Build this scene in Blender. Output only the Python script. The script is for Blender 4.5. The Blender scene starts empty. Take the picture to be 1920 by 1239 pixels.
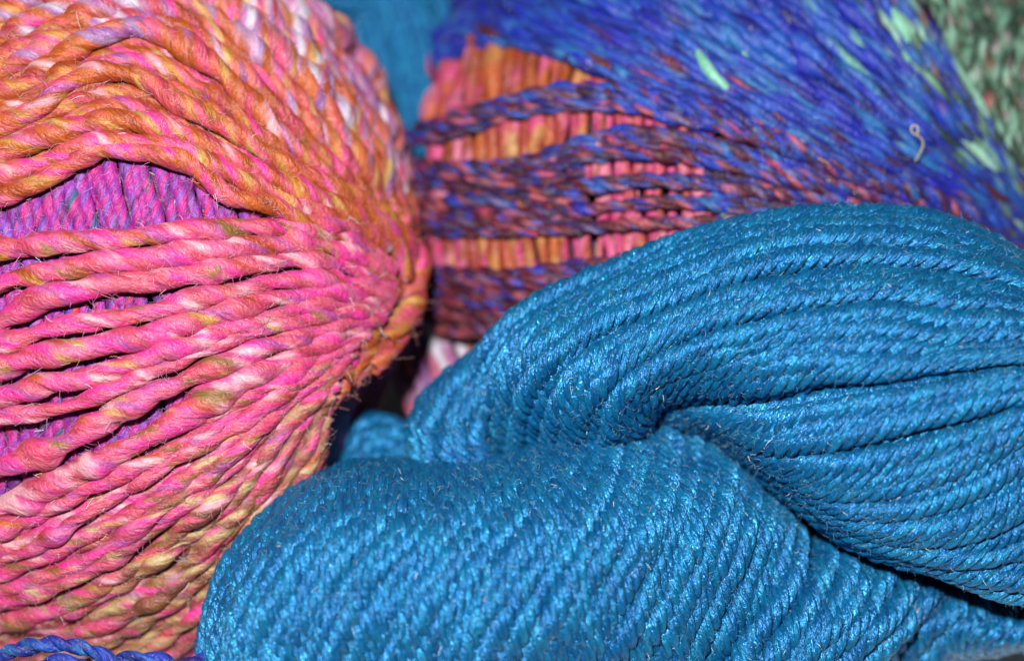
import bpy, math, random
import numpy as np
rng = np.random.default_rng(7); random.seed(7)
SC = bpy.context.scene; COL = SC.collection

# ------------------------------------------------------------------ frame, camera, light
U = 8e-5                 # metres per unit; 1 unit is one photo pixel at the depth of the sharp wool
D = 4000.0               # camera distance in units
TILT = math.radians(30)
CT, ST = math.cos(TILT), math.sin(TILT)
TABLE = -900.0
def world(P):            # lens-facing axes (x right, y up, z to the camera) -> world metres, table top at z = 0
    P = np.asarray(P, float)
    x, y, z = P[..., 0], P[..., 1], P[..., 2]
    return np.stack([x, y*CT - z*ST, y*ST + z*CT - TABLE], -1)*U
def at(P):               # photo position and depth -> lens-facing axes
    P = np.asarray(P, float)
    k = (D - P[..., 2])/D
    return np.stack([(P[..., 0]-960)*k, (619.5-P[..., 1])*k, P[..., 2]], -1)

cam = bpy.data.cameras.new('camera'); camo = bpy.data.objects.new('camera', cam); COL.objects.link(camo)
camo.location = world([0, 0, D]); camo.rotation_euler = (TILT, 0, 0)
cam.sensor_width = 36; cam.lens = 36*D/1920
cam.clip_start = .01; cam.clip_end = 20
cam.dof.use_dof = True; cam.dof.focus_distance = (D-70)*U
cam.dof.aperture_fstop = 7.0
SC.camera = camo
SC.view_settings.view_transform = 'Standard'; SC.view_settings.look = 'None'
SC.view_settings.exposure = 0; SC.view_settings.gamma = 1
wd = bpy.data.worlds.new('World'); SC.world = wd; wd.use_nodes = True
bg = wd.node_tree.nodes['Background']; bg.inputs[0].default_value = (.80, .90, 1, 1); bg.inputs[1].default_value = .065
def area(name, pos, size, power, colr):
    l = bpy.data.lights.new(name, 'AREA'); l.shape = 'DISK'; l.size = size*U; l.energy = power; l.color = colr
    o = bpy.data.objects.new(name, l); COL.objects.link(o)
    a = world(pos); b = world([0, 0, 0]); o.location = a
    from mathutils import Vector
    o.rotation_euler = (Vector(b)-Vector(a)).to_track_quat('-Z', 'Y').to_euler()
area('flash_lamp', [-350, 900, 4050], 240, 3.25, (1, .98, .955))

# ------------------------------------------------------------------ materials
def lin(c):
    c = np.asarray(c, float)/255
    return np.where(c <= .04045, c/12.92, ((c+.055)/1.055)**2.4)
def yarn_mat(name, metallic, rough, sheen, bump, fibre=(3.0, 14.0), var=.35, gain=1.0, hair=False, aniso=0):
    m = bpy.data.materials.new(name); m.use_nodes = True
    nt = m.node_tree; N = nt.nodes; L = nt.links
    b = N['Principled BSDF']
    b.inputs['Metallic'].default_value = metallic; b.inputs['Roughness'].default_value = rough
    b.inputs['Sheen Weight'].default_value = sheen; b.inputs['Sheen Roughness'].default_value = .35
    at_ = N.new('ShaderNodeAttribute'); at_.attribute_name = 'Col'
    if hair:
        L.new(at_.outputs['Color'], b.inputs['Base Color']); return m
    L.new(at_.outputs['Color'], b.inputs['Sheen Tint'])
    uv = N.new('ShaderNodeUVMap')
    mp = N.new('ShaderNodeMapping'); mp.inputs['Scale'].default_value = (fibre[0], fibre[1], 1)
    L.new(uv.outputs[0], mp.inputs[0])
    n1 = N.new('ShaderNodeTexNoise'); n1.inputs['Scale'].default_value = 1; n1.inputs['Detail'].default_value = 3
    n1.inputs['Roughness'].default_value = .65
    L.new(mp.outputs[0], n1.inputs[0])
    mp2 = N.new('ShaderNodeMapping'); mp2.inputs['Scale'].default_value = (fibre[0]*3.2, fibre[1]*1.5, 1)
    L.new(uv.outputs[0], mp2.inputs[0])
    n2 = N.new('ShaderNodeTexNoise'); n2.inputs['Scale'].default_value = 1; n2.inputs['Detail'].default_value = 2
    L.new(mp2.outputs[0], n2.inputs[0])
    mr = N.new('ShaderNodeMapRange'); mr.inputs[1].default_value = .25; mr.inputs[2].default_value = .75
    mr.inputs[3].default_value = gain*(1-var); mr.inputs[4].default_value = gain*(1+var)
    L.new(n1.outputs[0], mr.inputs[0])
    vm = N.new('ShaderNodeVectorMath'); vm.operation = 'SCALE'
    L.new(at_.outputs['Color'], vm.inputs[0]); L.new(mr.outputs[0], vm.inputs['Scale'])
    L.new(vm.outputs[0], b.inputs['Base Color'])
    ad = N.new('ShaderNodeMath'); ad.operation = 'ADD'
    L.new(n1.outputs[0], ad.inputs[0]); L.new(n2.outputs[0], ad.inputs[1])
    bp = N.new('ShaderNodeBump'); bp.inputs['Strength'].default_value = bump; bp.inputs['Distance'].default_value = 5*U
    L.new(ad.outputs[0], bp.inputs['Height']); L.new(bp.outputs[0], b.inputs['Normal'])
    if aniso:      # satin: the shine runs across the fibres of each ply
        tg = N.new('ShaderNodeTangent'); tg.direction_type = 'UV_MAP'; tg.uv_map = 'UVMap'
        L.new(tg.outputs[0], b.inputs['Tangent']); b.inputs['Anisotropic'].default_value = aniso
        b.inputs['Anisotropic Rotation'].default_value = .25
    r2 = N.new('ShaderNodeMapRange'); r2.inputs[1].default_value = .3; r2.inputs[2].default_value = .7
    r2.inputs[3].default_value = rough-.12; r2.inputs[4].default_value = rough+.12
    L.new(n2.outputs[0], r2.inputs[0]); L.new(r2.outputs[0], b.inputs['Roughness'])
    return m
M_TEAL = yarn_mat('satin_teal_yarn', .52, .37, .15, 1.0, (5.2, 5.0), .42, gain=1.12, aniso=.35)
M_SLUB = yarn_mat('slubby_silk_yarn', .05, .56, .4, .9, (4.0, 2.6), .32, gain=.78)
M_HAIRT = yarn_mat('teal_fibre', .2, .32, .3, 0, hair=True)
M_HAIRS = yarn_mat('silk_fibre', .0, .40, .5, 0, hair=True)

# ------------------------------------------------------------------ meshes
def thing(name, label, cat, pos, group=None):
    o = bpy.data.objects.new(name, None); COL.objects.link(o); o.empty_display_size = .01
    p = world(at(pos)); p[2] = 0 if len(pos) < 4 else p[2]
    o.location = p; o['label'] = label; o['category'] = cat
    if group: o['group'] = group
    return o
def mesh(name, V, quads, mat, parent, col=None, uv=None, label=None, kind=None, smooth=True):
    off = np.array(parent.location) if parent is not None and parent.type == 'EMPTY' else np.zeros(3)
    q = parent
    if parent is not None and parent.type != 'EMPTY': off = np.array(parent.parent.location)
    V = world(V) - off
    k = quads.shape[1]
    me = bpy.data.meshes.new(name)
    me.vertices.add(len(V)); me.vertices.foreach_set('co', V.astype(np.float32).ravel())
    me.loops.add(quads.size); me.loops.foreach_set('vertex_index', quads.astype(np.int32).ravel())
    me.polygons.add(len(quads)); me.polygons.foreach_set('loop_start', (np.arange(len(quads))*k).astype(np.int32))
    me.update(calc_edges=True)
    me.polygons.foreach_set('use_smooth', np.full(len(quads), smooth))
    if col is not None:
        a = me.color_attributes.new('Col', 'FLOAT_COLOR', 'POINT')
        a.data.foreach_set('color', np.c_[col, np.ones(len(col))].astype(np.float32).ravel())
    if uv is not None:
        l = me.uv_layers.new(name='UVMap'); l.data.foreach_set('uv', uv.astype(np.float32).ravel())
    me.materials.append(mat)
    o = bpy.data.objects.new(name, me); COL.objects.link(o)
    if parent is not None: o.parent = parent
    if label: o['label'] = label
    if kind: o['kind'] = kind
    return o

def cr(P, T):            # Catmull-Rom along axis 0 of P at params T in 0..n-1
    P = np.asarray(P, float); n = len(P)
    E = np.concatenate([[2*P[0]-P[1]], P, [2*P[-1]-P[-2]]])
    T = np.clip(np.asarray(T, float), 0, n-1-1e-6); i = np.floor(T).astype(int); t = (T-i)
    t = t.reshape((-1,)+(1,)*(P.ndim-1))
    a, b, c, d = E[i], E[i+1], E[i+2], E[i+3]
    return .5*(2*b + (c-a)*t + (2*a-5*b+4*c-d)*t**2 + (3*b-a-3*c+d)*t**3)
def grid(guides, m=110):
    G = np.array(guides, float)                      # i, j, 3
    return cr(G.transpose(1, 0, 2), np.linspace(0, G.shape[1]-1, m)).transpose(1, 0, 2)
def smooth1(n, step, amp):                           # smooth noise along a strand
    k = max(4, int(n/step)+3); r = rng.normal(0, amp, k)
    return cr(r.reshape(-1, 1), np.linspace(0, k-1, n))[:, 0]
def resample(P, step):
    d = np.r_[0, np.cumsum(np.linalg.norm(np.diff(P, axis=0), axis=1))]
    n = max(6, int(d[-1]/step)); s = np.linspace(0, d[-1], n)
    return np.stack([np.interp(s, d, P[:, c]) for c in range(P.shape[1])], 1), s
def frames(P):
    T = np.gradient(P, axis=0); T /= np.linalg.norm(T, axis=1)[:, None]+1e-9
    N = np.zeros_like(P); up = np.array([0, 0, 1.]); n = up - T[0]*T[0].dot(up)
    if np.linalg.norm(n) < .1: n = np.array([0, 1., 0]) - T[0]*T[0][1]
    n /= np.linalg.norm(n); N[0] = n
    for i in range(1, len(P)):
        n = n - T[i]*T[i].dot(n); n /= np.linalg.norm(n)+1e-9; N[i] = n
    return T, N, np.cross(T, N)

class Yarn:
    """collects twisted strands into one winding and the loose fibres standing off it"""
    def __init__(s): s.V = []; s.Q = []; s.C = []; s.UV = []; s.n = 0; s.paths = []
    def strand(s, P, R, plies=4, pitch=115, sign=1, colf=None, slub=.06, per=6, step=5.0, deep=1.0, seglen=(25, 90), lanes=None):
        """P in lens-facing axes, R scalar or array over P"""
        R = np.full(len(P), R) if np.isscalar(R) else R
        PR, S = resample(np.c_[P, R], step); P = PR[:, :3]; R = PR[:, 3]; n = len(P)
        T, N, B = frames(P)
        R = R*(1+smooth1(n, 14, slub))
        M = plies*per; th = np.arange(M)/M*2*math.pi
        tw = sign*np.cumsum(np.r_[0, np.diff(S)]*2*math.pi/(pitch*(1+smooth1(n, 25, .07)))) + rng.uniform(0, 6.28)
        dl = (th*plies/(2*math.pi)) % 1 - .5; dl = dl*2*math.pi/plies
        if plies == 1: prof = np.ones(M)
        else:
            sn = math.sin(math.pi/plies); rp = sn/(1+sn); rc = 1-rp
            prof = rc*np.cos(dl) + np.sqrt(np.maximum(rp**2 - (rc*np.sin(dl))**2, 0))
            prof = 1-(1-prof)*deep
        plyR = np.stack([1+smooth1(n, 9, slub*1.3) for _ in range(plies)], 1)   # thick and thin plies
        pi_ = np.minimum((th*plies/(2*math.pi)).astype(int), plies-1)
        A = th[None, :]+tw[:, None]
        rr = R[:, None]*prof[None, :]*plyR[:, pi_]
        V = P[:, None, :] + rr[..., None]*(np.cos(A)[..., None]*N[:, None]+np.sin(A)[..., None]*B[:, None])
        nl = lanes or plies; LC = np.zeros((n, nl, 3))
        for p in range(nl):
            i = 0; col = np.zeros((n, 3))
            while i < n:
                L = max(2, int(rng.uniform(*seglen)/step)); k = min(n, i+L); mid = P[min(n-1, (i+k)//2)]
                kk = D/(D-mid[2]); col[i:k] = colf(mid[0]*kk+960, 619.5-mid[1]*kk); i = k
            w = np.ones(3)/3
            for _ in range(2):
                for c in range(3): col[:, c] = np.convolve(np.r_[col[0, c], col[:, c], col[-1, c]], w, 'valid')
            LC[:, p] = col
        if lanes:      # tufts of dyed fibre wander round the strand
            sh = smooth1(n, 10, .35)
            li = (np.arange(M)[None]/M*nl + sh[:, None] + .25*np.sin(np.arange(M)*2.4)[None]).astype(int) % nl
            C = np.take_along_axis(LC, li[..., None].repeat(3, 2), 1)
            C = C*.6+.2*np.roll(C, 1, 1)+.2*np.roll(C, -1, 1)
        else:
            C = LC[:, pi_]
        a = (np.arange(n-1)[:, None]*M + np.arange(M)[None]); b = np.arange(n-1)[:, None]*M + (np.arange(M)[None]+1) % M
        Q = np.stack([a, b, b+M, a+M], -1).reshape(-1, 4)
        u = (S/100 + rng.uniform(0, 50)); vo = rng.uniform(0, 50)
        v0 = np.arange(M)/6 + vo; v1 = (np.arange(M)+1)/6 + vo
        UV = np.zeros((n-1, M, 4, 2))
        UV[:, :, 0, 0] = UV[:, :, 1, 0] = u[:-1, None]; UV[:, :, 2, 0] = UV[:, :, 3, 0] = u[1:, None]
        UV[:, :, 0, 1] = UV[:, :, 3, 1] = v0; UV[:, :, 1, 1] = UV[:, :, 2, 1] = v1
        s.V.append(V.reshape(-1, 3)); s.Q.append(Q+s.n); s.C.append(C.reshape(-1, 3)); s.UV.append(UV.reshape(-1, 2)); s.n += n*M
        s.paths.append((P, T, R, C[:, 0]))
    def build(s, name, mat, parent, label=None):
        if len(s.V) > 1: pass
        return mesh(name, np.concatenate(s.V), np.concatenate(s.Q), mat, parent, np.concatenate(s.C), np.concatenate(s.UV), label)

def fuzz(yarns, n, mat, parent, length=(12, 40), rad=.5, lift=.5, pale=.35, name='loose_fibres', white=.06):
    """fine hairs that leave the strands, on the side that faces up and out"""
    paths = [p for y in yarns for p in y.paths]
    w = np.array([len(p[0]) for p in paths], float); w /= w.sum()
    idx = rng.choice(len(paths), n, p=w); V = []; Q = []; C = []; nv = 0
    for k in idx:
        P, T, R, c = paths[k]; i = rng.integers(0, len(P)); p0 = P[i]
        kk = D/(D-p0[2]); X, Y = p0[0]*kk+960, 619.5-p0[1]*kk
        if X < -40 or X > 1960 or Y < -40 or Y > 1280: continue
        t = T[i]; z = np.array([0, 0, 1.]); side = np.cross(t, z); side /= np.linalg.norm(side)+1e-9; up = np.cross(side, t)
        a = rng.uniform(-1.3, 1.3); out = math.cos(a)*up+math.sin(a)*side
        p = p0+out*R[i]*.88; L = rng.uniform(*length)*rng.uniform(.5, 1)
        d = t*rng.choice([-1, 1])*rng.uniform(.3, 1)+out*rng.uniform(.15, 1)*lift+rng.normal(0, .35, 3); d /= np.linalg.norm(d)
        m = 5; pts = [p]; bend = rng.normal(0, .28, 3) - out*.10*rng.uniform(0, 1.6)
        for _ in range(m-1):
            d = d+bend; d /= np.linalg.norm(d); pts.append(pts[-1]+d*L/(m-1))
        pts = np.array(pts); r = rad*rng.uniform(.6, 1.3)*np.linspace(1, .5, m)
        sx = np.cross(d, [.3, .2, 1]); sx /= np.linalg.norm(sx); sy = np.cross(d, sx)
        ring = np.stack([pts+r[:, None]*(math.cos(g)*sx+math.sin(g)*sy) for g in (0, 2.094, 4.189)], 1).reshape(-1, 3)
        V.append(ring)
        a_ = np.arange(m-1)[:, None]*3+np.arange(3); b_ = np.arange(m-1)[:, None]*3+(np.arange(3)+1) % 3
        Q.append(np.stack([a_, b_, b_+3, a_+3], -1).reshape(-1, 4)+nv); nv += len(ring)
        cc = c[i]*(1-pale)+pale*(np.array([.35, .75, .9]) if mat is M_HAIRT else np.array([.6, .6, .6]))*rng.uniform(.3, 1)
        if rng.random() < white: cc = np.array([.8, .82, .8])
        C.append(np.repeat(cc[None], len(ring), 0))
    return mesh(name, np.concatenate(V), np.concatenate(Q), mat, parent, np.concatenate(C), kind='stuff')

def patch(y, guides, n, R, colf, lift=0, jit=.25, us=None, spread=(.75, 1.2), wob=3.0, cut=None, proj=None, fat=.56, **kw):
    """n strands laid between the guide courses; thickness follows the room between neighbours"""
    G = grid(guides); ni = len(G)
    if us is None:
        us = (np.arange(n)+.5)/n*(ni-1); us = us+rng.uniform(-jit, jit, n)*(ni-1)/n
        us = np.clip(us, 0, ni-1)
    pr = proj or (lambda g: g)
    A = at(pr(cr(G, us))); A2 = at(pr(cr(G, np.clip(us+(ni-1)/n*.5, 0, ni-1)))); A1 = at(pr(cr(G, np.clip(us-(ni-1)/n*.5, 0, ni-1))))
    for k in range(len(us)):
        P = A[k].copy(); sp = np.linalg.norm(A2[k]-A1[k], axis=1)
        m = len(P)
        r = np.clip(sp*fat, R*spread[0], R*spread[1])
        P[:, 2] += lift+smooth1(m, 16, wob)
        P[:, 0] += smooth1(m, 16, wob*.6); P[:, 1] += smooth1(m, 16, wob*.6)
        if cut: 
            a, b = cut(k); P = P[int(a*m):int(b*m)]; r = r[int(a*m):int(b*m)]
        y.strand(P, r, colf=colf, **kw)
def sheet(guides, lift, thick, shrink=.12, m=40, ns=24):
    """the wound mass under the visible courses: a closed solid following the same surface"""
    G = grid(guides, m); S = cr(G, np.linspace(0, len(G)-1, ns)); S = at(S)
    c = S.mean((0, 1)); F = S.copy(); F[..., 2] += lift
    Bk = S.copy(); Bk[..., :2] = c[:2]+(Bk[..., :2]-c[:2])*(1-shrink); Bk[..., 2] = S[..., 2].min()-thick
    V = np.concatenate([F.reshape(-1, 3), Bk.reshape(-1, 3)]); Q = []
    n = ns*m; I = np.arange(n).reshape(ns, m)
    q = np.stack([I[:-1, :-1], I[1:, :-1], I[1:, 1:], I[:-1, 1:]], -1).reshape(-1, 4); Q += [q, q[:, ::-1]+n]
    for e in (I[0], I[-1], I[:, 0], I[:, -1]):
        Q.append(np.stack([e[:-1], e[1:], e[1:]+n, e[:-1]+n], -1))
    return V, np.concatenate(Q)
def join_solids(parts):
    V = []; Q = []; n = 0
    for v, q in parts: V.append(v); Q.append(q+n); n += len(v)
    return np.concatenate(V), np.concatenate(Q)
def ellipsoid(c, r, nu=64, nv=40):
    a = np.linspace(0, 2*math.pi, nu, endpoint=False); b = np.linspace(.02, math.pi-.02, nv)
    V = np.stack([np.cos(a)[None]*np.sin(b)[:, None]*r[0]+c[0], np.cos(b)[:, None]*r[1]+c[1]+0*a[None], np.sin(a)[None]*np.sin(b)[:, None]*r[2]+c[2]], -1).reshape(-1, 3)
    i = np.arange(nv-1)[:, None]*nu; j = np.arange(nu)
    return V, np.stack([i+j, i+(j+1) % nu, i+nu+(j+1) % nu, i+nu+j], -1).reshape(-1, 4)
def core(name, V, Q, col, mat, parent):
    C = np.repeat(lin(col)[None], len(V), 0); uv = np.stack([V[Q][..., 0]/100, V[Q][..., 1]/30], -1).reshape(-1, 2)
    return mesh(name, V, Q, mat, parent, C, uv)

def pal(cols, w=None, jit=.12, gain=1.0):
    L = [lin(c)*gain for c in cols]; w = None if w is None else np.array(w, float)/sum(w)
    def f(X, Y): 
        c = L[rng.choice(len(L), p=w)]
        return c*rng.uniform(1-jit, 1+jit)
    return f

# palettes (sRGB of the dyed silk)
ORANGE = pal([(196,92,26),(208,140,60),(214,85,80),(218,110,84),(176,70,22),(228,85,120),(218,172,92),(190,60,80)], [6.5,2.2,2.6,2.4,5,1.2,.6,2], gain=.64)
PINK = pal([(218,66,140),(208,92,138),(236,160,176),(198,62,98),(232,50,148),(212,90,115),(246,178,186),(200,145,80),(140,100,50),(180,75,150),(196,70,95)], [4.4,4.5,1.9,3.6,3.0,3.6,.8,.5,.6,1.0,2.2], gain=.78)
BROWN = pal([(150,85,65),(190,145,105),(165,65,75),(120,65,42),(205,178,125),(175,115,145),(195,60,115),(150,95,50)], [3,3,3,3,2,.8,1.2,2.4], gain=.72)
LAV = pal([(185,110,165),(205,160,195),(215,205,222),(150,85,155),(200,110,100),(195,95,130),(215,160,105),(170,130,180)], [3,2.6,1.6,3,2.2,1.8,.8,2.4], gain=.72)
PURPLE = pal([(170,35,140),(135,50,160),(112,72,170),(190,40,130),(95,30,110),(35,90,110),(200,35,50),(150,90,180)], [5,3,1.6,3,3,.2,.2,.8], gain=.9)
BLUE = pal([(20,34,185),(24,62,190),(32,92,196),(16,22,130),(24,44,160),(120,190,175),(190,90,115),(34,24,90),(38,115,190)], [3.5,6,4.5,4,5,.12,.1,1.0,2.2], gain=.62)
MIX = pal([(80,14,34),(34,26,105),(32,58,175),(190,88,100),(50,16,55),(115,98,150),(205,110,65),(60,90,160),(98,18,40),(195,55,100)], [6,4.5,3,2.3,4.5,1.8,.25,1.4,5,.6], gain=.68)
MAROON = pal([(88,16,34),(44,30,105),(185,88,96),(60,18,52),(120,88,132),(205,112,58),(36,46,160),(125,36,62)], [6,2,2,5,1,.4,.8,2], gain=.8)
GREEN = pal([(110,160,135),(52,88,66),(150,198,175),(30,55,42),(105,80,66),(170,158,162),(175,100,100),(96,135,112)], [3.4,4.4,2.0,5,2.4,1.2,.6,2.6], gain=.72)
FIREY = pal([(205,98,36),(222,70,125),(222,146,76),(190,66,52),(226,90,145),(165,68,24),(232,178,118)], [4,1.6,1.8,3.4,1.2,5,.4], gain=.52)
HOTPINK = pal([(225,60,130),(235,90,150),(215,80,105),(235,130,160)], gain=.55)
TEAL = pal([(12,92,138),(14,98,144),(10,85,134),(16,104,146)], None, .08)

def blend(*zones):
    """zones: (weight function of the photo position, palette)"""
    def f(X, Y):
        w = np.array([max(z[0](X, Y), 1e-6) for z in zones]); w /= w.sum()
        return zones[rng.choice(len(zones), p=w)][1](X, Y)
    return f
def sig(v): return 1/(1+math.exp(-max(-30, min(30, v))))

# ------------------------------------------------------------------ setting
t = np.array([[-6000, -5000], [6000, -5000], [6000, 9000], [-6000, 9000]], float)*U
me = bpy.data.meshes.new('tabletop'); me.from_pydata([(x, y, 0) for x, y in t], [], [(0, 1, 2, 3)])
tb = bpy.data.objects.new('tabletop', me); COL.objects.link(tb); tb['kind'] = 'structure'
m = bpy.data.materials.new('white_cloth'); m.use_nodes = True; nt = m.node_tree; b = nt.nodes['Principled BSDF']
b.inputs['Base Color'].default_value = (.78, .77, .72, 1); b.inputs['Roughness'].default_value = .9
nz = nt.nodes.new('ShaderNodeTexNoise'); nz.inputs['Scale'].default_value = 900; bp = nt.nodes.new('ShaderNodeBump')
bp.inputs['Distance'].default_value = .0006; nt.links.new(nz.outputs[0], bp.inputs['Height']); nt.links.new(bp.outputs[0], b.inputs['Normal'])
me.materials.append(m)

def ball_z(c, r):
    def f(g, lift=0):
        g = np.asarray(g, float); x, y = g[..., 0], g[..., 1]
        e = (g[..., 2] if g.shape[-1] > 2 else 0) + lift
        dx, dy = (x-c[0])/r[0], (y-c[1])/r[1]; q = 1-dx*dx-dy*dy
        z = c[2]+r[2]*np.where(q > 0, np.sqrt(np.maximum(q, 0)), -np.minimum(1.1, np.sqrt(np.maximum(-q, 0))))
        n = np.stack([dx/r[0], -dy/r[1], np.sqrt(np.maximum(q, 0))/r[2]], -1); n /= np.linalg.norm(n, axis=-1, keepdims=True)
        return np.stack([x+n[..., 0]*e, y-n[..., 1]*e, z+n[..., 2]*e], -1)
    return f

# ================================================================== pink and orange ball
PC, PR = (170, 560, -400), (612, 775, 480)
pb = thing('yarn_ball', 'large pink and orange slubby silk yarn ball with purple inner winding showing, at the left', 'yarn ball', (170, 490, -400))
pz = ball_z(PC, PR)
cc = at(PC); kP = (D-PC[2])/D
V, Q = ellipsoid(cc, (522*kP, 690*kP, 410)); core('core', V, Q, (95, 30, 90), M_SLUB, pb)

yo = Yarn()
def f_orange(X, Y): return
COL_ARCH = blend((lambda X, Y: sig((-(Y-1.0*(X-430)) - 12)/38)*sig((X-330)/60)*2.4 + .45*sig((70-Y-X*.15)/30), LAV),
                 (lambda X, Y: 1.0*sig((Y+.28*abs(X-250)-60)/60), ORANGE),
                 (lambda X, Y: .55*sig((Y-300)/40)*sig((500-X)/80)+.18, PINK))
arch = [
 [(330,-190),(480,-80),(585,0),(672,85),(730,180),(765,290),(780,390),(776,490),(758,580),(722,655)],
 [(200,-190),(370,-80),(520,5),(625,110),(700,215),(750,325),(774,420),(772,510),(752,590),(716,660)],
 [(60,-160),(190,-110),(330,-60),(480,40),(600,155),(695,280),(757,400),(768,510),(748,595),(706,668)],
 [(-110,80),(50,-15),(200,-60),(340,-45),(470,45),(590,165),(690,310),(756,430),(762,550),(706,655)],
 [(-110,160),(50,75),(180,15),(300,5),(430,75),(560,195),(668,330),(748,450),(756,565),(704,660)],
 [(-110,240),(40,165),(150,95),(270,75),(400,140),(520,250),(640,362),(735,465),(748,570),(692,672)],
 [(-110,300),(40,225),(140,170),(250,145),(370,195),(490,290),(612,388),(712,475),(735,575),(684,682)],
 [(-110,365),(30,290),(130,240),(240,212),(350,245),(465,328),(592,412),(690,485),(720,580),(668,700)],
 [(-110,430),(0,366),(92,325),(190,282),(300,282),(405,345),(520,398),(630,432),(700,490),(712,570)],
]
arch = [g+[(g[-1][0]-45, g[-1][1]+58)] for g in arch]
pzo = lambda g: pz(g, -14)
patch(yo, arch, 22, 21, COL_ARCH, proj=pzo, lift=-26, plies=2, per=12, lanes=9, deep=.17, pitch=150, sign=1, slub=.10, jit=.3)
patch(yo, arch, 19, 24, COL_ARCH, proj=pzo, lift=0, plies=2, per=12, lanes=9, deep=.17, pitch=165, sign=1, slub=.13, jit=.34, wob=9, spread=(.66, 1.3))
# the thick gold course above the window and the course that frames it
for g, r in (([(-80,330),(20,285),(110,250),(200,232),(300,240),(385,275),(470,320),(560,365),(650,400),(735,440),(770,500),(755,580),(712,640)], 25),
             ([(-80,425),(0,372),(60,350),(110,322),(155,298),(195,282),(260,288),(335,300),(385,335),(430,372),(500,385),(580,420),(660,425),(715,465)], 20),
             ([(-80,385),(0,335),(70,312),(130,290),(190,268),(270,272),(350,288),(420,325),(500,360),(580,395),(650,415),(720,450),(752,520)], 21),
             ([(-40,255),(60,215),(130,160),(190,140),(260,150),(340,200),(430,250),(520,305),(610,350),(700,400),(765,470),(770,560),(740,630),(690,690)], 21)):
    P = at(pz(cr(np.array(g, float), np.linspace(0, len(g)-1, 120)), 12))
    yo.strand(P, r*1.0, plies=2, per=12, lanes=9, deep=.17, pitch=190, sign=1, colf=COL_ARCH, slub=.085)
yo.build('orange_winding', M_SLUB, pb, 'orange, gold and lavender courses arching over the upper half')

yp = Yarn()
def fan(rows, n=8): return rows
S = [
 [(-80,482),(30,464),(160,452),(300,440),(420,430),(530,428),(640,442),(715,485)],
 [(-80,560),(30,526),(140,502),(260,486),(380,474),(500,460),(620,464),(722,508)],
 [(-80,690),(20,592),(90,556),(200,532),(330,520),(450,500),(580,490),(724,525)],
 [(-80,690),(40,634),(120,610),(220,594),(320,576),(430,546),(560,524),(722,540)],
 [(-80,715),(50,672),(160,652),(270,628),(380,596),(500,564),(620,548),(720,553)],
 [(-80,765),(60,728),(170,704),(270,672),(370,638),(480,598),(600,572),(716,568)],
 [(-80,905),(30,866),(110,836),(190,786),(290,734),(400,688),(520,640),(706,590)],
 [(-80,800),(40,776),(140,756),(240,712),(350,668),(470,622),(590,592),(712,578)],
 [(-80,1000),(50,930),(150,882),(260,828),(380,756),(490,690),(600,640),(700,602)],
]
wd_ = [22, 22, 22, 19, 23, 20, 24, 17, 27]
PCOL = blend((lambda X, Y: 1, PINK), (lambda X, Y: .5*sig((420-Y)/20)+.9*sig((60-X)/30)*sig((520-Y)/15)+.05, ORANGE),
             (lambda X, Y: 5*sig((Y*.8+X*.60-1018)/28), BROWN))
for g, r in zip(S, wd_):
    P = at(pz(cr(np.array(g, float), np.linspace(0, 7, 120)), 8+rng.uniform(-4, 8)))
    rr = r*np.interp(np.linspace(0, 1, 120), [0, .5, 1], [.95, 1.02, .8])
    yp.strand(P, rr, plies=2, per=12, lanes=9, deep=.17, pitch=210, sign=1, colf=PCOL, slub=.14, seglen=(14, 75))
low = [
 [(-80,1010),(40,955),(150,905),(260,850),(380,778),(490,715),(590,660),(690,615)],
 [(-80,1080),(60,1030),(180,965),(300,895),(410,820),(510,750),(600,690),(672,635)],
 [(-80,1140),(80,1090),(210,1030),(330,950),(430,870),(525,795),(600,725),(655,660)],
 [(-80,1200),(90,1160),(230,1090),(350,1010),(450,920),(535,840),(600,765),(645,690)],
 [(-60,1260),(110,1215),(260,1150),(375,1070),(470,975),(550,885),(605,800),(640,725)],
 [(20,1320),(170,1265),(300,1195),(400,1110),(490,1015),(560,920),(610,840),(640,765)],
 [(140,1340),(250,1280),(345,1220),(430,1135),(510,1050),(570,960),(612,880),(640,800)],
 [(260,1340),(335,1280),(400,1220),(465,1150),(530,1070),(580,985),(615,910),(640,840)],
]
low = [[(x-34*sig((y-720)/25)*sig((x-500)/25), y) for x, y in g] for g in low]
patch(yp, low, 15, 22, PCOL, proj=pz, lift=-24, plies=2, per=12, lanes=9, deep=.17, pitch=180, sign=1, slub=.1, jit=.3)
patch(yp, low, 17, 24, PCOL, proj=pz, lift=4, plies=2, per=12, lanes=9, deep=.17, pitch=190, sign=1, slub=.14, jit=.34, wob=6, spread=(.7, 1.35), seglen=(14, 70))
# short fill near the pole where the courses bunch up
bunch = [[(360,462),(440,455),(520,447),(610,446),(712,500)], [(350,506),(440,496),(530,484),(620,480),(720,512)], [(400,548),(470,536),(550,522),(630,514),(722,530)],
         [(330,600),(430,580),(530,560),(625,545),(722,545)], [(380,632),(460,608),(540,586),(630,568),(716,560)], [(360,672),(450,640),(540,609),(635,584),(712,575)],
         [(400,715),(480,675),(560,638),(635,608),(705,592)], [(380,760),(460,700),(550,655),(630,620),(700,602)]]
patch(yp, bunch, 13, 20, PCOL, proj=lambda g: pz(g, -14), lift=-4, plies=2, per=12, lanes=9, deep=.17, pitch=170, sign=1, slub=.08)
yp.build('pink_winding', M_SLUB, pb, 'bright pink courses running to the right, browner toward the bottom')

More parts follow.
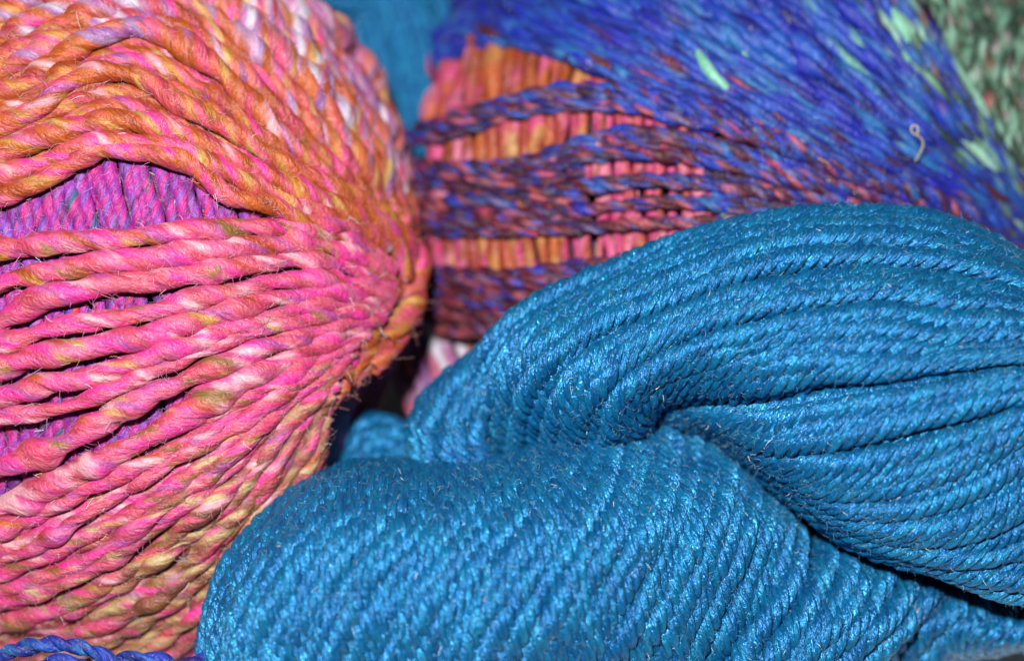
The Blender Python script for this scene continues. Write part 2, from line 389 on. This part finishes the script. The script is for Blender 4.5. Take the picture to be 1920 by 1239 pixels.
yi = Yarn()
cols = []
for i in range(11):
    x = -120+i*62
    cols.append([(x-40+i*2, 170), (x-22, 280), (x+4, 380), (x+34, 480), (x+52, 600), (x+66, 720), (x+78, 850), (x+84, 960), (x+90, 1060)])
patch(yi, cols, 26, 18, PURPLE, proj=lambda g: pz(g, -34), plies=2, per=12, lanes=9, deep=.17, pitch=95, sign=1, slub=.08, jit=.3, spread=(.8, 1.3))
yi.build('purple_winding', M_SLUB, pb, 'purple and violet under-courses seen through the gaps')
yl = Yarn()
lowb = [[(725,600),(680,680),(630,760),(585,850),(545,930)], [(750,600),(705,690),(655,780),(610,860),(570,940)], [(765,620),(730,700),(684,790),(636,870),(600,950)]]
A = [[(x, y, -430-40*i) for (x, y) in g] for i, g in enumerate(lowb)]
patch(yl, A, 5, 19, LAV, plies=2, per=12, lanes=9, deep=.17, pitch=150, sign=1, slub=.08)
yl.build('lavender_winding', M_SLUB, pb, 'shaded lavender courses on the underside')
fuzz([yo, yp, yi], 24000, M_HAIRS, pb, length=(12, 46), rad=.4, pale=.25, lift=.55, white=.04)

# ================================================================== blue ball
BC, BR = (1385, 370, -640), (640, 560, 450)
bb = thing('yarn_ball', 'blue, maroon and green tweedy yarn ball with orange inner winding showing, behind the teal hank', 'yarn ball', BC)
bz = ball_z(BC, BR)
cc = at(BC); kB = (D-BC[2])/D
V, Q = ellipsoid(cc, (575*kB, 500*kB, 390)); core('core', V, Q, (60, 22, 60), M_SLUB, bb)
yb = Yarn()
MINT = pal([(105,170,145),(125,185,160)])
BCOL = blend((lambda X, Y: .3*sig((X-1150)/90)+1.6*sig((165-Y+.28*max(X-1180, -150))/26), BLUE), (lambda X, Y: .8*sig((1750-X)/80)*sig(-(165-Y+.28*max(X-1180, -150))/26), MIX),
             (lambda X, Y: 1.2*sig((Y-400)/30)*sig((1500-X)/120), MAROON), (lambda X, Y: 3.2*sig((X-1680-.62*(Y-0))/24)*sig((380-Y)/30), GREEN))
top = [
 [(1560,-200),(1640,-80),(1720,20),(1790,120),(1850,220),(1900,310),(1960,400)],
 [(1380,-200),(1500,-90),(1610,10),(1700,100),(1790,200),(1870,300),(1960,408)],
 [(1180,-200),(1330,-90),(1470,10),(1590,100),(1720,200),(1840,300),(1960,416)],
 [(960,-150),(1130,-60),(1290,20),(1440,100),(1600,190),(1780,300),(1960,424)],
 [(870,-90),(1000,-20),(1150,45),(1320,120),(1500,210),(1720,320),(1960,432)],
 [(850,20),(950,38),(1090,85),(1250,150),(1430,225),(1680,335),(1960,440)],
 [(815,135),(890,88),(1000,92),(1160,148),(1360,220),(1640,340),(1960,448)],
]
patch(yb, top, 30, 17, BCOL, proj=bz, lift=-22, plies=2, per=9, lanes=4, deep=.4, seglen=(60, 200), pitch=170, sign=1, slub=.12, step=7)
patch(yb, top, 30, 17, BCOL, proj=bz, lift=0, plies=2, per=9, lanes=4, deep=.35, seglen=(40, 190), pitch=190, sign=1, slub=.16, jit=.35, wob=6, step=7, spread=(.7, 1.35))
mids = [
 ([(765,262),(850,222),(960,192),(1090,180),(1230,195),(1420,250),(1650,345),(1960,452)], 15),
 ([(765,272),(850,236),(960,206),(1090,196),(1230,205),(1420,262),(1650,352),(1960,456)], 13),
 ([(780,268),(870,250),(980,216),(1090,206),(1230,214),(1420,268),(1650,356),(1960,457)], 11),
 ([(960,190),(1040,172),(1120,168),(1200,178),(1300,205),(1450,262),(1680,350),(1960,454)], 14),
 ([(1130,170),(1180,172),(1230,180),(1300,198),(1380,225),(1500,275),(1700,352),(1960,450)], 15),
 ([(1230,215),(1280,228),(1340,232),(1400,250),(1470,275),(1560,305),(1720,360),(1960,455)], 15),
]
for g, r in mids:
    P = at(bz(cr(np.array(g, float), np.linspace(0, 7, 110)), 10)); yb.strand(P, r, plies=2, per=9, lanes=6, deep=.5, pitch=110, sign=1, colf=BCOL, slub=.12, step=7)
lowm = [
 [(760,300),(880,310),(1000,296),(1120,250),(1250,248),(1430,290),(1660,365),(1960,460)],
 [(760,345),(880,342),(1000,328),(1120,292),(1250,290),(1430,330),(1680,385),(1960,466)],
 [(758,385),(880,380),(1000,368),(1130,350),(1270,345),(1440,362),(1700,400),(1960,474)],
 [(756,425),(880,420),(1010,408),(1140,396),(1290,390),(1460,394),(1700,415),(1960,482)],
 [(756,448),(880,440),(1010,438),(1140,430),(1300,424),(1480,425),(1700,440),(1960,492)],
]
gapx = lambda X: 1
us = [.0, .22, .45, .70, .95, 1.12, 1.84, 2.04, 2.72, 2.86, 3.66, 3.9]
patch(yb, lowm, 16, 15.5, BCOL, proj=bz, lift=0, us=np.array(us), plies=2, per=9, lanes=6, deep=.5, pitch=100, sign=1, slub=.14, wob=4, step=7, spread=(.8, 1.25))
for cu in ((0, .40), (.62, 1)):
    patch(yb, lowm, 16, 15, BCOL, proj=bz, lift=-3, us=np.array([1.48, 2.38, 3.28]), cut=lambda k: cu, plies=2, per=9, lanes=6, deep=.5, pitch=110, sign=1, slub=.14, wob=4, step=7, spread=(.8, 1.25))
lowr = [
 [(750,500),(880,508),(1010,503),(1140,485),(1300,462),(1480,452),(1700,462),(1960,505)],
 [(750,540),(880,540),(1010,535),(1140,520),(1300,500),(1480,490),(1700,500),(1960,530)],
 [(745,590),(880,590),(1010,590),(1140,570),(1300,560),(1480,540),(1700,540),(1960,560)],
 [(740,640),(860,630),(1010,640),(1140,640),(1300,620),(1480,600),(1700,600),(1960,600)],
]
patch(yb, lowr, 12, 16, MAROON, proj=bz, lift=0, plies=2, per=9, lanes=6, deep=.5, pitch=110, sign=1, slub=.15, wob=5, step=7, spread=(.8, 1.3))
yb.build('blue_winding', M_SLUB, bb, 'blue courses on top, maroon and violet lower down')
yg = Yarn()
gr = [
 [(1575,-200),(1655,-80),(1735,20),(1805,120),(1862,220),(1908,310),(1965,400)],
 [(1700,-200),(1760,-80),(1815,20),(1860,120),(1895,220),(1925,300),(1970,395)],
 [(1850,-200),(1890,-80),(1915,20),(1935,120),(1950,220),(1962,300),(1980,390)],
 [(2010,-200),(2020,-80),(2025,20),(2020,120),(2010,220),(2000,300),(1990,390)],
]
patch(yg, gr, 17, 18, GREEN, proj=lambda g: bz(g, 6), plies=2, per=9, lanes=6, deep=.5, pitch=120, sign=1, slub=.18, wob=5, step=7, spread=(.8, 1.35), seglen=(20, 60))
yg.build('green_winding', M_SLUB, bb, 'mint and moss green speckled courses at the far side')
yf = Yarn()
cols = []
for i in range(12):
    x = 790+i*50; cols.append([(x+16, 60+i*3), (x+6, 140), (x, 220), (x-2, 300), (x, 380), (x+4, 460), (x+12, 530)])
patch(yf, cols, 25, 16, blend((lambda X, Y: 1, FIREY), (lambda X, Y: 6*sig((X-1130)/15)+1.5*sig((850-X)/12), HOTPINK)), proj=lambda g: bz(g, -24), plies=1, per=18, lanes=4, pitch=420, slub=.16, wob=6, step=7, spread=(.75, 1.5), seglen=(30, 120))
yf.build('orange_winding', M_SLUB, bb, 'glowing orange and pink under-courses seen through the gaps')
yu = Yarn()
und = [[(770,560),(778,640),(800,720),(830,790)], [(800,560),(826,640),(862,720),(900,790)], [(850,560),(880,640),(920,720),(960,790)], [(690,600),(730,680),(760,750),(790,820)]]
und = [und[3], und[0], und[1], und[2]]
patch(yu, [[(x, y, -560-25*abs(i-2)) for x, y in g] for i, g in enumerate(und)], 9, 17, LAV, plies=1, per=12, pitch=120, slub=.1, step=7, seglen=(50, 140))
yu.build('lavender_winding', M_SLUB, bb, 'pale pink and lilac under-courses at the lower edge')
fuzz([yb], 1500, M_HAIRS, bb, length=(14, 50), rad=.5, pale=.2)
ym = Yarn()
for g, r in (([(1308,98),(1318,118),(1334,140),(1352,158),(1366,170)], 13), ([(1668,18),(1680,42),(1692,66),(1700,86)], 12), ([(1392,98),(1401,116),(1412,134)], 6),
             ([(1606,20),(1616,40),(1626,56)], 8), ([(1745,-10),(1758,20),(1770,48)], 9), ([(1690,100),(1702,122)], 6), ([(1812,60),(1822,90)], 8), ([(1560,110),(1570,128)], 5)):
    P = at(bz(cr(np.array(g, float), np.linspace(0, len(g)-1, 40)), 9)); t_ = np.linspace(0, 1, 40)
    ym.strand(P, r*np.sin(math.pi*(.06+.88*t_))**.6, plies=2, per=9, lanes=3, deep=.2, pitch=220, sign=1, colf=MINT, step=3)
ym.build('mint_tuft', M_SLUB, bb, 'pale mint slubs of unspun fibre in the blue')
# stray curl of fibre standing on the blue courses
yc = Yarn()
P = np.array([(1716,302,-215),(1724,288,-205),(1731,272,-195),(1726,258,-185),(1714,252,-180),(1708,243,-178),(1713,235,-178),(1721,240,-180),(1720,252,-184)], float)
yc.strand(at(cr(P, np.linspace(0, 8, 60))), 1.9, plies=1, per=8, pitch=60, colf=pal([(150,138,100)]), step=3)
yc.build('curled_fibre', M_HAIRS, bb, 'stray beige fibre curled into a small loop')

# ================================================================== teal hank in front
th = thing('yarn_hank', 'twisted hank of shiny teal yarn in front of both yarn balls', 'yarn hank', (1250, 900, 0), 'teal yarn hanks')
def lobe_z(G, zf):
    n = len(G); m = len(G[0]); return [[(G[i][j][0], G[i][j][1], zf(i/(n-1), j/(m-1))) for j in range(m)] for i in range(n)]
LA = [
 [(850,930),(860,800),(884,690),(934,612),(1020,553),(1130,506),(1280,443),(1450,405),(1600,396),(1750,408),(1870,460),(1985,560)],
 [(900,930),(905,820),(930,720),(985,640),(1075,580),(1190,528),(1330,468),(1480,434),(1620,424),(1760,436),(1880,486),(1990,575)],
 [(960,930),(960,830),(980,735),(1030,665),(1110,608),(1220,562),(1350,512),(1490,478),(1630,468),(1770,482),(1890,520),(1990,590)],
 [(1020,930),(1018,840),(1035,760),(1075,690),(1150,640),(1250,595),(1370,550),(1500,524),(1640,512),(1780,526),(1900,548),(2000,600)],
 [(1085,920),(1080,850),(1090,780),(1125,715),(1185,665),(1280,622),(1390,586),(1510,560),(1650,548),(1780,562),(1900,572),(2000,610)],
 [(1140,910),(1130,850),(1140,790),(1165,735),(1215,690),(1300,650),(1400,622),(1510,597),(1650,583),(1775,599),(1890,597),(2000,620)],
 [(1190,900),(1170,850),(1172,800),(1195,750),(1228,712),(1310,685),(1410,660),(1520,640),(1650,630),(1780,642),(1890,635),(2000,640)],
 [(1222,880),(1203,840),(1200,800),(1214,762),(1246,732),(1322,715),(1420,700),(1535,682),(1655,680),(1775,672),(1890,662),(2000,660)],
 [(1245,860),(1232,822),(1228,790),(1240,765),(1272,752),(1342,755),(1435,760),(1555,735),(1665,725),(1770,706),(1890,688),(2000,685)],
 [(1262,850),(1252,822),(1252,797),(1268,782),(1300,778),(1362,798),(1442,812),(1560,795),(1672,770),(1780,745),(1890,722),(2000,715)],
 [(1272,850),(1268,828),(1272,808),(1288,796),(1318,794),(1372,820),(1452,852),(1562,850),(1682,825),(1785,795),(1890,765),(2000,745)],
 [(1282,855),(1282,832),(1288,815),(1303,806),(1330,806),(1380,834),(1462,880),(1562,900),(1692,880),(1795,848),(1900,806),(2000,775)],
 [(1292,860),(1294,838),(1300,822),(1314,814),(1340,816),(1386,844),(1470,896),(1568,940),(1700,935),(1808,900),(1908,850),(2000,810)],
 [(1300,865),(1302,843),(1310,828),(1324,821),(1346,823),(1390,851),(1476,907),(1575,966),(1708,980),(1825,955),(1920,905),(2000,860)],
 [(1305,870),(1308,848),(1316,834),(1330,827),(1350,829),(1393,857),(1480,915),(1585,988),(1718,1020),(1845,1015),(1940,970),(2020,930)],
 [(1308,880),(1312,856),(1320,842),(1334,834),(1354,836),(1396,864),(1484,923),(1594,1000),(1735,1046),(1865,1072),(1960,1065),(2040,1040)],
 [(1310,890),(1314,866),(1322,850),(1336,842),(1356,844),(1398,872),(1488,931),(1602,1010),(1750,1062),(1880,1115),(1975,1135),(2060,1130)],
]
def zA(u, v):
    right = -150+330*max(0, math.sin(math.pi*(.03+.86*u)))**.55 - 20*max(0, u-.9)/.1
    ul = min(u/.5, 1.0)
    left = -170+255*max(0, math.sin(math.pi*(.04+.80*ul)))**.7 - 230*max(0, (u-.34)/.66)**.6
    w = sig((v-.50)*13)
    z = left*(1-w)+right*w
    return z - 340*max(0, .22-v)/.22
A = lobe_z(LA, zA)
tk = dict(plies=5, per=5, pitch=128, sign=-1, slub=.05, fat=.80)
def uset(n, top, gaps):
    """even courses, opened up at the listed places"""
    u = (np.arange(n)+.5)/n*top + rng.uniform(-.06, .06, n)
    for g, a in gaps: u = u + a*np.tanh((u-g)/.28)*np.exp(-((u-g)/1.0)**2)
    return np.clip(u, 0, top)
ya = Yarn(); ya2 = Yarn()
uA = uset(24, 16, [(2.7, .28), (4.95, .42), (6.4, .28), (8.1, .52), (10.2, .36), (12.4, .42), (14.3, .3)])
patch(ya, A, 24, 20.5, TEAL, us=uA, wob=3, spread=(.6, 1.2), **tk)
def between(u, wide): 
    d = np.diff(u); return (u[:-1]+u[1:])[d < wide]/2
uA2 = between(uA, .99)
patch(ya2, A, 24, 20, TEAL, us=uA2, lift=-9, wob=3, spread=(.6, 1.1), step=6, **tk)
patch(ya2, A, 20, 22, TEAL, lift=-34, wob=2, spread=(.8, 1.2), step=6, **tk)
for a, b in zip(ya2.V, ya2.Q): pass
def merge(*ys):
    y = Yarn(); n = 0
    for s in ys:
        y.V += s.V; y.C += s.C; y.UV += s.UV; y.Q += [q+n for q in s.Q]; n += s.n; y.paths += s.paths
    y.n = n; return y
arch_lobe = merge(ya, ya2).build('upper_lobe', M_TEAL, th, 'upper coil arching to the right, pinched at its middle')

LB = [
 [(830,905),(775,884),(660,882),(565,915),(492,975),(432,1050),(400,1130),(386,1210),(384,1300)],
 [(880,915),(812,890),(705,893),(606,932),(532,998),(474,1070),(438,1145),(418,1225),(410,1310)],
 [(930,915),(862,892),(765,912),(672,958),(600,1018),(548,1085),(508,1155),(480,1228),(462,1310)],
 [(985,910),(922,880),(842,925),(762,980),(700,1040),(650,1100),(610,1165),(577,1235),(552,1310)],
 [(1045,895),(990,862),(922,918),(858,980),(800,1045),(755,1108),(715,1172),(682,1240),(655,1310)],
 [(1105,885),(1060,845),(1010,912),(955,980),(903,1045),(860,1108),(820,1172),(788,1240),(760,1310)],
 [(1170,870),(1130,828),(1092,905),(1050,980),(1003,1048),(965,1108),(928,1172),(893,1240),(863,1310)],
 [(1235,855),(1200,808),(1178,895),(1145,975),(1103,1048),(1068,1110),(1033,1172),(998,1240),(968,1310)],
 [(1300,850),(1270,795),(1262,885),(1236,970),(1203,1045),(1170,1110),(1135,1172),(1103,1240),(1072,1310)],
 [(1365,850),(1345,810),(1345,885),(1325,965),(1298,1045),(1268,1110),(1238,1175),(1208,1240),(1178,1310)],
 [(1425,880),(1412,850),(1418,912),(1408,980),(1388,1048),(1362,1112),(1333,1178),(1303,1240),(1273,1310)],
 [(1475,915),(1472,900),(1485,955),(1482,1010),(1466,1065),(1442,1122),(1412,1182),(1380,1242),(1345,1310)],
]
def zB(u, v):
    ex = -240*(1-min(1, u/.22))**1.7
    r = -230*max(0, (u-.58)/.42)**1.3 - 190*sig((u-.64)*22)*max(0, 1-v/.36)
    prof = [(-.01, -320), (.125, -95), (.19, 5), (.28, 95), (.40, 165), (.55, 205), (.75, 215), (1.0, 175)]
    return float(np.interp(v, [p[0] for p in prof], [p[1] for p in prof]))+ex+r
B = lobe_z(LB, zB)
yB = Yarn(); yB2 = Yarn()
uB = uset(31, 11, [(5.2, .1), (6.6, .2), (7.7, .26), (8.7, .28), (9.7, .2)])
patch(yB, B, 31, 21, TEAL, us=uB, wob=4.5, spread=(.62, 1.22), **tk)
patch(yB2, B, 31, 20, TEAL, us=between(uB, .49), lift=-9, wob=3, spread=(.62, 1.1), step=6, **tk)
patch(yB2, B, 25, 22, TEAL, lift=-34, wob=2, spread=(.8, 1.2), step=6, **tk)
merge(yB, yB2).build('lower_lobe', M_TEAL, th, 'broad rounded lower coil nearest the viewer')

LC = [
 [(1450,915),(1468,985),(1468,1045),(1452,1100),(1425,1152),(1392,1202),(1355,1260),(1315,1320)],
 [(1545,950),(1568,1008),(1562,1060),(1542,1110),(1512,1160),(1477,1210),(1437,1268),(1395,1325)],
 [(1600,985),(1632,1036),(1620,1084),(1595,1130),(1560,1177),(1522,1225),(1482,1280),(1440,1330)],
 [(1665,1010),(1697,1056),(1690,1098),(1660,1142),(1620,1187),(1580,1232),(1540,1285),(1500,1335)],
 [(1720,1035),(1755,1078),(1750,1118),(1722,1157),(1682,1197),(1642,1242),(1600,1292),(1560,1340)],
]
zC = lambda u, v: float(np.interp(v, [0, .15, .3, .6, 1], [-300, -150, -35, 40, 50]))-70*max(0, u-.6)/.4 - 10*(1-u)
yC = Yarn()
C = lobe_z(LC, zC)
patch(yC, C, 7, 22, TEAL, lift=-26, jit=.2, wob=3, **tk)
patch(yC, C, 7, 22, TEAL, us=uset(7, 4, [(2.9, .13)]), wob=4, spread=(.7, 1.2), **tk)
yC.build('middle_lobe', M_TEAL, th, 'coil emerging between the upper and the lower coil')
LD = [
 [(1690,1050),(1732,1088),(1724,1130),(1690,1174),(1645,1224),(1600,1280)],
 [(1785,1085),(1825,1125),(1812,1165),(1776,1180),(1730,1240),(1690,1275)],
 [(1845,1110),(1888,1150),(1880,1182),(1850,1188),(1805,1210),(1760,1228)],
 [(1910,1130),(1955,1170),(1950,1173),(1920,1190),(1875,1202),(1830,1212)],
 [(1980,1150),(2030,1180),(2030,1178),(2000,1190),(1960,1196),(1900,1204)],
]
zD = lambda u, v: float(np.interp(v, [0, .2, .45, .75, 1], [-250, -150, -100, -130, -260]))
yD = Yarn(); Dg = lobe_z(LD, zD)
patch(yD, Dg, 9, 22, TEAL, lift=-26, jit=.2, wob=3, **tk)
patch(yD, Dg, 9, 22, TEAL, wob=4, spread=(.7, 1.15), **tk)
yD.build('rear_lobe', M_TEAL, th, 'out of focus coil at the right end of the hank')
LE = [
 [(790,905),(768,850),(775,790),(808,735),(862,690),(930,640)],
 [(840,905),(815,850),(818,795),(845,745),(892,704),(950,660)],
 [(880,905),(860,850),(862,800),(882,755),(922,716),(970,680)],
 [(930,905),(910,850),(905,805),(920,765),(950,730),(990,700)],
]
zE = lambda u, v: -215+110*math.sin(math.pi*(.1+.55*u))-30*v
yE = Yarn(); E = lobe_z(LE, zE)
patch(yE, E, 5, 21, TEAL, lift=-24, **tk); patch(yE, E, 5, 21, TEAL, wob=4, **tk)
yE.build('side_lobe', M_TEAL, th, 'shaded coil tucked against the left end of the upper coil')
LF = [
 [(600,915),(628,838),(680,786),(740,796),(800,838),(890,872)],
 [(600,930),(655,862),(702,822),(750,828),(806,858),(890,882)],
 [(590,950),(660,890),(712,852),(760,854),(812,872),(890,890)],
 [(590,960),(660,915),(720,888),(770,882),(820,888),(890,900)],
]
zF = lambda u, v: -460+100*math.sin(math.pi*(.1+.5*u))+40*v
yF = Yarn(); F = lobe_z(LF, zF)
patch(yF, F, 5, 21, TEAL, lift=-24, **tk); patch(yF, F, 5, 21, TEAL, wob=4, **tk)
yF.build('back_lobe', M_TEAL, th, 'dark coil in shade between the balls')
sol = [sheet(A[:9], -42, 260), sheet(A[7:], -42, 260), sheet(B, -42, 300), sheet(C, -42, 200), sheet(Dg, -38, 150), sheet(E, -38, 200), sheet(F, -38, 200)]
V, Q = join_solids(sol); core('core', V, Q, (8, 62, 105), M_TEAL, th)
front = merge(ya, yB, yC, yD, yE)
fuzz([front], 42000, M_HAIRT, th, length=(8, 24), rad=.42, pale=.25, lift=.3, white=.02)

# ================================================================== teal hank at the back
tb2 = thing('yarn_hank', 'blurred teal yarn hank lying behind, between the pink ball and the blue ball', 'yarn hank', (780, 100, -900), 'teal yarn hanks')
yr = Yarn()
zz = lambda u, v: -980+150*math.sin(math.pi*(.1+.8*u))
R1 = [[(640-40,-20),(650,90),(680,210),(720,330),(740,440)], [(690,-10),(715,80),(745,200),(775,320),(790,440)], [(760,-10),(790,70),(815,180),(830,300),(830,440)],
      [(840,-10),(875,60),(890,160),(890,290),(880,430)], [(930,0),(960,60),(970,160),(960,290),(930,430)]]
R1 = lobe_z(R1, zz)
patch(yr, R1, 16, 22, TEAL, plies=4, pitch=120, step=8, per=5)
yr.build('lower_lobe', M_TEAL, tb2)
yr2 = Yarn()
R2 = [[(560,-60),(660,-20),(780,-30),(900,-60)], [(560,-30),(660,10),(780,5),(900,-30)], [(570,-5),(670,28),(780,30),(900,0)], [(580,10),(680,42),(785,46),(900,25)]]
R2 = lobe_z(R2, lambda u, v: -840-90*u**2)
patch(yr2, R2, 6, 20, TEAL, plies=4, pitch=120, step=8, per=5)
yr2.build('upper_lobe', M_TEAL, tb2)
V, Q = join_solids([sheet(R1, -25, 200), sheet(R2, -25, 150)]); core('core', V, Q, (8, 62, 105), M_TEAL, tb2)

# ================================================================== blue yarn in the bottom left corner
bl = thing('yarn_ball', 'blue tweedy yarn end with a small loop at the bottom left, below the pink ball', 'yarn', (200, 1300, 60))
yq = Yarn()
for g, r in (([(-60,1262,60),(0,1228,90),(50,1212,105),(100,1208,110),(150,1213,105),(195,1232,95),(225,1262,80),(235,1310,60)], 13),
             ([(30,1330,90),(45,1275,110),(80,1246,125),(120,1240,125),(160,1256,115),(175,1300,100)], 12),
             ([(170,1300,50),(205,1252,70),(250,1232,80),(300,1240,80),(340,1275,70),(360,1330,50)], 13),
             ([(280,1320,20),(320,1258,40),(360,1240,50),(405,1243,45),(440,1290,20)], 13),
             ([(-80,1290,40),(20,1262,60),(110,1275,70),(200,1285,70),(300,1275,50),(420,1290,20)], 16),
             ([(-80,1320,20),(20,1300,60),(110,1310,70),(200,1320,70),(300,1310,50),(420,1320,20)], 18)):
    P = at(cr(np.array(g, float), np.linspace(0, len(g)-1, 80))); yq.strand(P, r*1.15, plies=2, per=9, lanes=6, deep=.5, pitch=110, sign=1, colf=BLUE, slub=.12)
yq.build('blue_winding', M_SLUB, bl)
V, Q = ellipsoid(at((170, 1620, -300)), (420, 330, 380)); core('core', V, Q, (30, 40, 120), M_SLUB, bl)
fuzz([yq], 300, M_HAIRS, bl, length=(10, 30), rad=.45)
